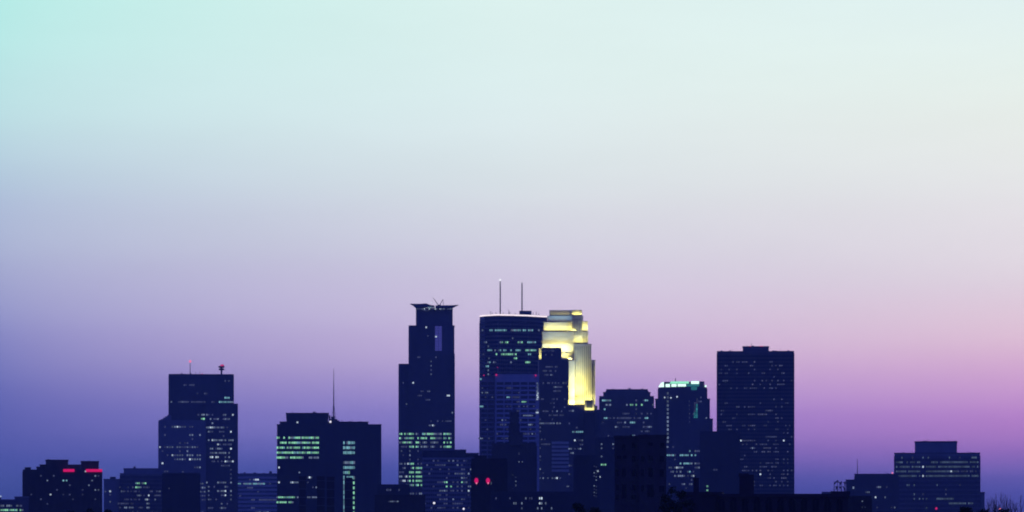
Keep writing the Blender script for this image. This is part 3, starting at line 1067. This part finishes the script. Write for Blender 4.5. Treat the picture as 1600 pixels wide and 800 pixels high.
for k in range(13):
    b.pane(1043.4, 614.5 + k * 6.3, 'w', 2.8, 3.6, d=-.4)
    if k > 1 and k < 8:
        b.pane(1077, 614.5 + k * 6.3, 'd', 1.8, 3)
for x, y in ((1038.6, 621), (1048.4, 621.5), (1058, 620)):
    b.lamp(x, y, 'b', 1.1, d=-1, name='lamp')
for k in range(10):
    b.pane(1089.2 - .1 * k, 623.5 + k * 3.15, 'd' if k < 3 else 'T', 1.6 + k * .22, 2.4, d=-.4)
    if k > 1:
        b.pane(1086 - .1 * k, 623.5 + k * 3.15, 'T' if k > 6 else 'd', 2.0, 2.2, d=-.4)
b.lit('653 w 1103; 646.7 d 1085; 627 d 1093 1096; 620 d 1094')
b.lit('698 w 1043 d 1050-1054; 704.6 t 1077-1081 d 1085-1096; 711 t 1043-1055 1062-1088; 717.6 d 1055; 724 t 1062-1080 w 1085-1092; 730.5 w 1046-1050 1055-1068 1085-1095; '
      '737 w 1048-1052 1056-1065 t 1073-1082 d 1083-1095; 743.4 w 1055-1083; 750 d 1080; 756 w 1045 1066-1080; 762.7 d 1072', h=2.9)
b.lamp(1096, 689, 'r', 1.0, d=-1)

# low wing beside the right-hand slab tower
b = Building('office_block', 'low dark block tucked between the green-crowned tower and the wide slab tower', 'building', 3000, 1118)
b.block('wall', 1094, 1156, 674.5, 'deep', depth=34, cap='deep')
b.floors(1094, 1156, 676, 824, 6.4, 683, 3.6, 1098, mat='deep', depth=34)
b.lit('692.5 d 1130; 734 d 1117 1120; 759.7 g 1105 1107; 766 g 1105 1107; 705 d 1116', snap=False, w=3, h=2.8)

# wide slab tower
ROOFS['slab'] = b = Building('office_tower', 'wide flat-topped slab tower with many faint windows and a central penthouse', 'building', 3500, 1180)
b.block('wall', 1120.4, 1240.5, 549, 'dark', depth=40, cap='dark')
b.block('penthouse', 1160, 1200.8, 541.5, 'dark', yb=552, d=4, depth=20, cap='dark')
b.floors(1120.4, 1240.5, 551, 824, 5.85, 565.5, 3.05, 1124, mat='deep', slab=.5, pier=.3, depth=40)
b.lit('565.5 d 1135-1166 f 1166 1179; 571.4 f 1170-1177 d 1185-1190 f 1207-1215 1219-1226; 577 d 1127 1138 1152 1170-1178 f 1199-1203 1211-1215; 583 d 1122-1136 1152 1170 f 1192-1197 1221-1226 d 1232-1238; '
      '594.7 d 1130-1143 f 1179 1192-1198 1207 1221-1226; 600.6 f 1175 d 1188 f 1202 d 1225; 606.5 d 1143 1152 1160-1168 f 1170-1175 1193 d 1212; 624 f 1221; 635.7 d 1152-1180 1212; '
      '641.5 d 1126-1134 f 1186-1217; 647.4 d 1127 1150 1170-1180 f 1185-1199 1213; 653 d 1143-1150 f 1213-1222; 659 f 1130 d 1199 f 1214; 665 d 1138-1150 f 1170-1180; 670.8 d 1152 1168-1180 1230; 676.6 d 1226 1230; '
      '682.5 d 1198-1215; 688 d 1122-1135 b 1153 1158 f 1160-1180 d 1200 1212 b 1224; 694 f 1156-1160 d 1166 f 1181 d 1186-1215 1234; 700 d 1171-1180 f 1193-1205 d 1210-1215; '
      '705.9 d 1176-1182 f 1186-1205 d 1210-1217 f 1230; 711.8 d 1164; 717.6 d 1222-1230; 723.5 d 1127 1153 1188-1217 1220-1231; 729.3 f 1150 d 1162-1168 f 1208-1217; 735 d 1158-1168 f 1176-1190 1201 d 1225; '
      '741 b 1187 d 1200-1205 f 1222-1231; 747 d 1177 f 1203 d 1210 f 1222-1228; 752.7 d 1178 1222 1231; 758.6 d 1178 1186-1192 1210-1231', w=2.1, h=2.3)
b.sprinkle(1122, 1239, 565, 765, 'd', .05)
for x in (1172, 1188, 1190.5):
    b.lamp(x, 541, 'r', .8, d=3)
b.mast(1173, 536, 542, .25, .15, d=10)

# front brick building
b = Building('warehouse', 'near-black brick building with tall dark windows, before the chamfered tower', 'building', 1150, 1000)
b.block('wall', 960, 998.5, 682.5, 'brick', d=2, depth=20, cap='brick')
b.block('wing', 998.5, 1041, 681, 'brick', d=0, depth=22, cap='brick')
b.unit(983, 987, 679, 682, depth=3, mat='brick', name='chimney')
b.unit(1005, 1010, 678.5, 682, depth=3, mat='brick', name='chimney')
b.unit(1022, 1026, 680, 682, depth=3, mat='brick', name='chimney')
wins = [(974, 699, 5, 9, 2), (990, 696, 6, 9, 2), (1016.5, 694, 7, 5, 0), (1034.5, 696, 6, 8, 0), (967, 714.5, 6, 5, 2), (976, 714.5, 5, 5, 2),
        (964, 739, 4, 11, 2), (974.5, 738.5, 5, 13, 2), (990, 739, 6, 11, 2), (1016.5, 738.5, 7, 14, 0), (1034, 739, 6, 12, 0),
        (964.5, 762, 4, 9, 2), (974.5, 768, 6, 22, 2), (990, 762, 5, 9, 2), (1016.5, 767, 10, 20, 0), (1034, 764, 8, 10, 0), (964.5, 777, 4, 8, 2), (990, 777, 7, 7, 2),
        (1016.5, 716, 6, 8, 0), (1034, 717, 6, 9, 0), (990, 717, 5, 9, 2), (1004, 739, 4, 11, 0), (1004, 717, 4, 9, 0), (1004, 763, 4, 10, 0)]
for x, y, w, h, d in wins:
    D = b.D + d
    x0, x1, z0, z1 = X(x - w / 2, D), X(x + w / 2, D), Z(y + h / 2, D), Z(y - h / 2, D)
    o = MB().box(x0, x1, D - .03, D + .3, z0, z1).build('window', 'void', b.root)
    fr = MB().box(x0 - .12, x0, D - .12, D, z0, z1).box(x1, x1 + .12, D - .12, D, z0, z1).box(x0 - .12, x1 + .12, D - .12, D, z1, z1 + .14)
    fr.box((x0 + x1) / 2 - .03, (x0 + x1) / 2 + .03, D - .08, D - .03, z0, z1)
    fr.build('frame', 'brick', o)
    MB().box(x0 - .18, x1 + .18, D - .2, D, z0 - .16, z0).build('sill', 'stone', o)
q = MB()
for y in (708, 729.5, 752, 790):
    for x0, x1, d in ((960, 998.3, 2), (998.7, 1041, 0)):
        D = b.D + d
        q.box(X(x0, D), X(x1, D), D - .1, D, Z(y, D), Z(y - 1, D))
q.build('string_course', 'brick', b.root, True)

# near rooftop row with arched windows
b = Building('warehouse', 'long near-black flat roof with a row of arched windows along the bottom', 'building', 800, 1210)
b.block('wall', 1126, 1325, 774, 'soot', depth=22, cap='soot')
b.block('wing', 1060, 1126, 771, 'soot', d=1.5, depth=20, cap='soot')
b.block('chimney', 1152, 1175, 741.5, 'soot', d=6, depth=3.2, coping=False)
D = b.D + 6
MB().box(X(1151, D), X(1167, D), D - .2, D + 3.4, Z(744.6, D), Z(739.6, D)).build('chimney_cap', 'soot', b.root)
b.unit(1282.4, 1296, 768.4, 774, d=3, depth=3, mat='conc')
b.block('upper_floor', 1298.5, 1325.4, 770, 'soot', yb=776, d=2.5, depth=14, cap='soot')
b.unit(1272, 1275, 773, 774, d=2, depth=1)
for i in range(12):
    x = 1127.5 + i * 18.4
    if x > 1322:
        break
    d = 0 if x > 1127 else 1.5
    D = b.D + d
    w2, z0, zs = X(x + 4.8, D) - X(x, D), Z(799, D), Z(783.5, D)
    pts = [(X(x, D) - w2, z0), (X(x, D) + w2, z0)]
    for k in range(9):
        t = math.pi * k / 8
        pts.append((X(x, D) + w2 * math.cos(t), zs + w2 * math.sin(t)))
    o = MB().elev(pts, D - .04, D + .3).build('window', 'void', b.root)
    fr = MB()
    for k in range(8):
        t0, t1 = math.pi * k / 8, math.pi * (k + 1) / 8
        fr.tube((X(x, D) + w2 * math.cos(t0), D - .06, zs + w2 * math.sin(t0)), (X(x, D) + w2 * math.cos(t1), D - .06, zs + w2 * math.sin(t1)), .09, .09, 4)
    fr.box(X(x, D) - .04, X(x, D) + .04, D - .1, D - .04, z0, zs + w2 * .9)
    fr.build('frame', 'soot', o)

# stubby vent stack left of the roof
b = Building('chimney_shaft', 'stubby dark vent stack before the foot of the green-crowned tower', 'chimney', 770, 1087.5)
b.block('shaft', 1083.4, 1092, 748.5, 'soot', depth=1.2, coping=False)
D = b.D
MB().box(X(1082.6, D), X(1092.8, D), D - .12, D + 1.32, Z(749, D), Z(746.6, D)).build('cap', 'soot', b.root)
MB().box(X(1085, D), X(1088, D), D + .3, D + .9, Z(747, D), Z(743.8, D)).build('flue', 'metal', b.root)

# rooftop sign, seen from behind
s = thing('rooftop_sign', 'open-frame letter sign seen from behind on the near flat roof', 'sign', (X(1312, 806), 806, Z(771, 806)))
D = 806
q = MB()
for x in (1303.5, 1309, 1315, 1321):
    q.tube((X(x, D), D + .2, Z(772, D)), (X(x, D), D + .2, Z(751.5, D)), .055, .05, 4)
    q.tube((X(x, D), D + 1.6, Z(772, D)), (X(x, D), D + .2, Z(757, D)), .04, .04, 4)
for y in (754, 760, 765.4):
    q.tube((X(1303, D), D + .24, Z(y, D)), (X(1325, D), D + .24, Z(y, D)), .03, .03, 4)
q.build('frame', 'metal', s)


def stroke(*pts, r=.13):
    q = MB()
    for (xa, ya), (xb, yb) in zip(pts, pts[1:]):
        q.tube((X(xa, D), D, Z(ya, D)), (X(xb, D), D, Z(yb, D)), r, r, 4)
    q.build('letter', 'dark', s)


stroke((1303.6, 756.5), (1308.6, 750.6), (1310, 753.5))
stroke((1304, 755.5), (1306.5, 753.5))
stroke((1311.5, 753), (1313, 756), (1314.6, 752.6))
stroke((1313, 756), (1312.4, 758.6))
stroke((1318.5, 752.8), (1320.3, 756), (1322, 752.6))
stroke((1320.3, 756), (1320.2, 759))
stroke((1305.4, 760.6), (1307.6, 760.6), (1307.4, 763.6), (1305.6, 763.6), r=.16)
stroke((1311.4, 760.4), (1313, 763.6), (1314, 760.6))
stroke((1317.6, 760.4), (1319.6, 764), (1320.4, 767.5), r=.16)
b = None

# right side: low block with mast
ROOFS['thin'] = b = Building('office_block', 'low dark block with a thin roof mast, left of the lit-row block', 'building', 2500, 1360)
b.block('wall', 1335.6, 1404, 741, 'dark', depth=34, cap='dark')
b.block('wing', 1321.5, 1335.4, 750, 'dark', d=2, depth=28, cap='dark')
b.floors(1335.6, 1404, 743, 824, 8, 761, 2.5, 1338, mat='dark', slab=.5, pier=.2, depth=34)
b.lit('761 w 1373 1376 d 1385 1370; 769 w 1348-1358; 777 b 1369 w 1372-1379 w 1384; 793 w 1399 d 1348 1352; 785 w 1347; 793 d 1371 1392', w=2, h=2.8)
b.lit('762 w 1333', d=2, snap=False)
b.mast(1338.4, 717, 741, .3, .12, d=6)
b.lamp(1394, 739, 'p', 1.3, d=1)

# near dark block below it
b = Building('warehouse', 'small near-black block at the foot of the thin-masted low block', 'building', 1500, 1350)
b.block('wall', 1325, 1361, 776, 'soot', depth=18, cap='soot')
b.floors(1325, 1361, 778, 824, 7, 784, 4.6, 1329, mat='soot', slab=.5, pier=.5, depth=18)
b.lit('782 w 1347; 794 w 1347 d 1352', w=1.6, h=4, snap=False)

# right side: block with four lit rows
ROOFS['rows'] = b = Building('office_block', 'broad block with four full rows of dim windows and a plain penthouse', 'building', 2700, 1465)
b.block('wall', 1397.6, 1531, 708, 'conc', depth=40, cap='dark')
b.block('penthouse', 1428.4, 1494.4, 690, 'conc', yb=712, d=4, depth=26, cap='dark')
b.block('wing', 1531.2, 1537.6, 769.5, 'conc', d=3, depth=30, cap='dark')
b.unit(1440, 1446.5, 688.6, 690, d=8)
b.floors(1397.6, 1531, 711, 824, 7.15, 715, 2.75, 1401, mat='dark', slab=.55, pier=.2, depth=40)
b.lit('715 k 1410 d 1425 k 1442 1450 1483 d 1500 k 1518-1524; 722 k 1401-1438 1456-1527; 729.3 k 1400-1438 b 1443 k 1446-1527; 736.5 k 1401-1438 1446-1470 t 1452-1462 k 1470-1480 b 1485 k 1482-1494 d 1497-1525; '
      '743.6 k 1401-1437 b 1443 k 1446-1527; 757.9 k 1417-1421 1428 1464 d 1500; 765 d 1479; 772 k 1428 d 1442 1479; 779.4 k 1428 1436 1442 1449 1463-1490; 786.5 k 1484-1520; 793.7 k 1400 1447', w=1.9, h=3.0)

# small plant, vents, rails and whips on the roofs
for nm, x0, x1, y, d, n in (('mast', 268, 340, 585, 10, 6), ('mast', 324, 368, 631, 8, 4), ('spired', 532, 572, 659.2, 8, 4), ('spired', 452, 508, 645, 12, 4),
                            ('slab', 1124, 1156, 549, 10, 4), ('slab', 1204, 1238, 549, 10, 4), ('slab', 1163, 1198, 541.5, 10, 5), ('rows', 1400, 1425, 708, 8, 3),
                            ('rows', 1498, 1528, 708, 8, 4), ('rows', 1432, 1490, 690, 10, 4), ('chamfer', 950, 1008, 608, 10, 5), ('flat', 849, 874, 543.8, 8, 4),
                            ('scatter', 664, 724, 703, 10, 6), ('sign', 76, 104, 719, 8, 3), ('sign', 130, 152, 721, 8, 3), ('thin', 1340, 1392, 741, 10, 6)):
    bb = ROOFS[nm]
    for i in range(n):
        x = random.uniform(x0, x1)
        if random.random() < .5:
            w = random.uniform(1.2, 4)
            bb.unit(x, min(x + w, x1), y - random.uniform(.6, 1.9), y, d=d + i * 1.3, depth=random.uniform(3, 7), mat=random.choice(('metal', 'conc', 'dark')))
        else:
            bb.mast(x, y - random.uniform(1.5, 5), y, .14, .08, d=d + i * 1.1)

# ------------------------------------------------------------------ lamps on masts
for nm, x, y, D, code, r, lab in (('street_lamp', 678.3, 786, 900, 'L', 1.7, 'white high-mast lamp in front of the block with scattered windows'),
                                  ('street_lamp', 724.4, 795, 950, 'L', 1.55, 'white high-mast lamp beside the block with two red round signs'),
                                  ('street_lamp', 903, 793.5, 900, 'w', 1.4, 'faint high-mast lamp at the foot of the dark block under the floodlit tower'),
                                  ('signal_lamp', 1463, 794.5, 900, 'r', 1.8, 'red lamp on a pole before the block with four lit rows'),
                                  ('signal_lamp', 1563, 796, 480, 'p', 2.0, 'pink-red lamp on a pole among the bare trees')):
    s = thing(nm, lab, 'lamp', (X(x, D), D, 0), 'lamps on poles')
    r = r / F * D
    z = Z(y, D)
    MB().tube((X(x, D), D + .25, 0), (X(x, D), D + .25, z + .3), .16, .08, 8).build('pole', 'metal', s)
    MB().tube((X(x, D), D + .25, z + r + .06), (X(x, D), D - r, z + r + .06), .06, .05, 5).build('arm', 'metal', s)
    MB().ball((X(x, D), D, z), r, r, r).build('globe', code, s)


# ------------------------------------------------------------------ trees
def bare_tree(x, ytop, D, lab, seed, spread=1.0):
    rnd = random.Random(seed)
    root = thing('bare_tree', lab, 'tree', (X(x, D), D, 0), 'bare trees at the right edge')
    t, br = MB(), MB()
    h = Z(ytop, D)
    base = Vector((X(x, D), D, -.3))
    top = base + Vector((rnd.uniform(-.4, .4), 0, h * .55))
    t.tube(base, top, .38, .24, 7)
    def grow_(p, d, L, r, lev):
        q = p + d * L
        br.tube(p, q, r, r * .62, 4 if lev else 5)
        if lev >= 4 or q.z > h:
            return
        for i in range(rnd.choice((1, 2, 2, 3))):
            nd = (d + Vector((rnd.uniform(-.55, .55) * spread, rnd.uniform(-.5, .5) * spread, rnd.uniform(.05, .5)))).normalized()
            grow_(q - d * L * rnd.uniform(0, .3), nd, L * rnd.uniform(.62, .85), max(r * .55, .022), lev + 1)
    for i in range(6):
        a = rnd.uniform(0, 6.28)
        d = Vector((math.cos(a) * .4 * spread, math.sin(a) * .4 * spread, 1)).normalized()
        grow_(base + (top - base) * rnd.uniform(.75, 1), d, h * .14, .15, 0)
    k = (h + .3) / (max(v[2] for v in br.v) + .3)
    br.v = [(v[0], v[1], v[2] * k if v[2] > 0 else v[2]) for v in br.v]
    t.v = [(v[0], v[1], v[2] * k if v[2] > 0 else v[2]) for v in t.v]
    t.build('trunk', 'bark', root)
    br.build('branches', 'bark', root, True)


bare_tree(1557, 772, 520, 'bare upright tree behind the pink-red lamp', 3, .7)
bare_tree(1567, 768, 560, 'tallest bare tree just past the pink-red lamp', 11, .6)
bare_tree(1581, 773, 540, 'bare spreading tree between the lamp and the frame edge', 23, .9)
bare_tree(1596, 779, 500, 'bare tree at the very right edge of the picture', 31, .9)
bare_tree(1547, 786, 505, 'short bare tree beside the right corner of the lit-row block', 41, .8)


def leafy_tree(x, ytop, wpx, D, lab, seed, n=5200):
    rnd = random.Random(seed)
    root = thing('broadleaf_tree', lab, 'tree', (X(x, D), D, 0), 'dark trees along the bottom edge')
    h = Z(ytop, D)
    R = wpx / 2 / F * D
    R = max(R, 2.2)
    t = MB().tube((X(x, D), D, -.3), (X(x, D), D, h * .6), .4, .25, 7)
    for i in range(7):
        a = i * .9
        t.tube((X(x, D), D, h * (.35 + .035 * i)), (X(x, D) + math.cos(a) * R * .7, D + math.sin(a) * R * .7, h * (.62 + .04 * i)), .14, .05, 5)
    t.build('trunk', 'bark', root)
    q = MB()
    clumps = []
    for i in range(34):
        a, u = rnd.uniform(0, 6.28), rnd.random() ** .6
        f = rnd.uniform(0, 1)
        prof = math.sin(math.pi * (.12 + .8 * f)) ** .6
        clumps.append((X(x, D) + math.cos(a) * R * u * prof, D + math.sin(a) * R * u * prof, h * (.38 + .6 * f), R * rnd.uniform(.16, .34)))
    for i in range(n):
        cx, cy, cz, cr = rnd.choice(clumps)
        p = Vector((rnd.gauss(0, .5), rnd.gauss(0, .5), rnd.gauss(0, .5))) * cr * 1.1 + Vector((cx, cy, cz))
        p.z = min(p.z, h - rnd.random() * .3)
        u = Vector((rnd.uniform(-1, 1), rnd.uniform(-1, 1), rnd.uniform(-1, 1))).normalized()
        w = u.orthogonal().normalized()
        s = rnd.uniform(.14, .34)
        q.add([tuple(p - u * s), tuple(p + w * s * .5), tuple(p + u * s), tuple(p - w * s * .5)], [(0, 1, 2, 3)])
    q.build('crown', 'leaf', root, True)


for a in ((104, 797, 34, 620, 'dark leafy treetop at the foot of the neon-signed brick tower', 1),
          (136, 793.5, 44, 600, 'rounded dark treetop at the right foot of the neon-signed tower', 2),
          (168, 796, 36, 640, 'low dark treetop under the gap beside the neon-signed tower', 3),
          (903, 786, 34, 700, 'dark treetop below the plain dark block under the floodlit tower', 4),
          (926, 792, 34, 690, 'lower dark treetop beside the one with the faint lamp', 5),
          (1046, 760, 40, 760, 'dark treetop before the brick building and the green-crowned tower', 6),
          (1068, 764, 36, 770, 'dark treetop left of the stubby dark vent stack', 7),
          (1508, 791, 34, 480, 'dark bushy treetop at the foot of the lit-row block', 9),
          (1532, 789, 34, 490, 'dark bushy treetop under the right corner of the lit-row block', 10),
          (1560, 795, 26, 470, 'dark bushy treetop under the pink-red lamp', 12),
          (20, 799, 40, 620, 'dark treetop at the left edge of the picture', 13)):
    leafy_tree(*a)

# ------------------------------------------------------------------ air
hz = MB().box(-7600, 7600, -900, 11600, -2.0, 300).build('haze', 'dark')
hz['kind'] = 'stuff'
hz.data.materials.clear()
hm = bpy.data.materials.new('haze_air')
hm.use_nodes = True
t = hm.node_tree
t.nodes.clear()
pv = N(t, 'ShaderNodeVolumePrincipled')
pv.inputs['Color'].default_value = (.38, .53, 1.0, 1)
pv.inputs['Density'].default_value = 0.000050
pv.inputs['Anisotropy'].default_value = 0.0
o_ = N(t, 'ShaderNodeOutputMaterial')
t.links.new(pv.outputs[0], o_.inputs['Volume'])
hz.data.materials.append(hm)
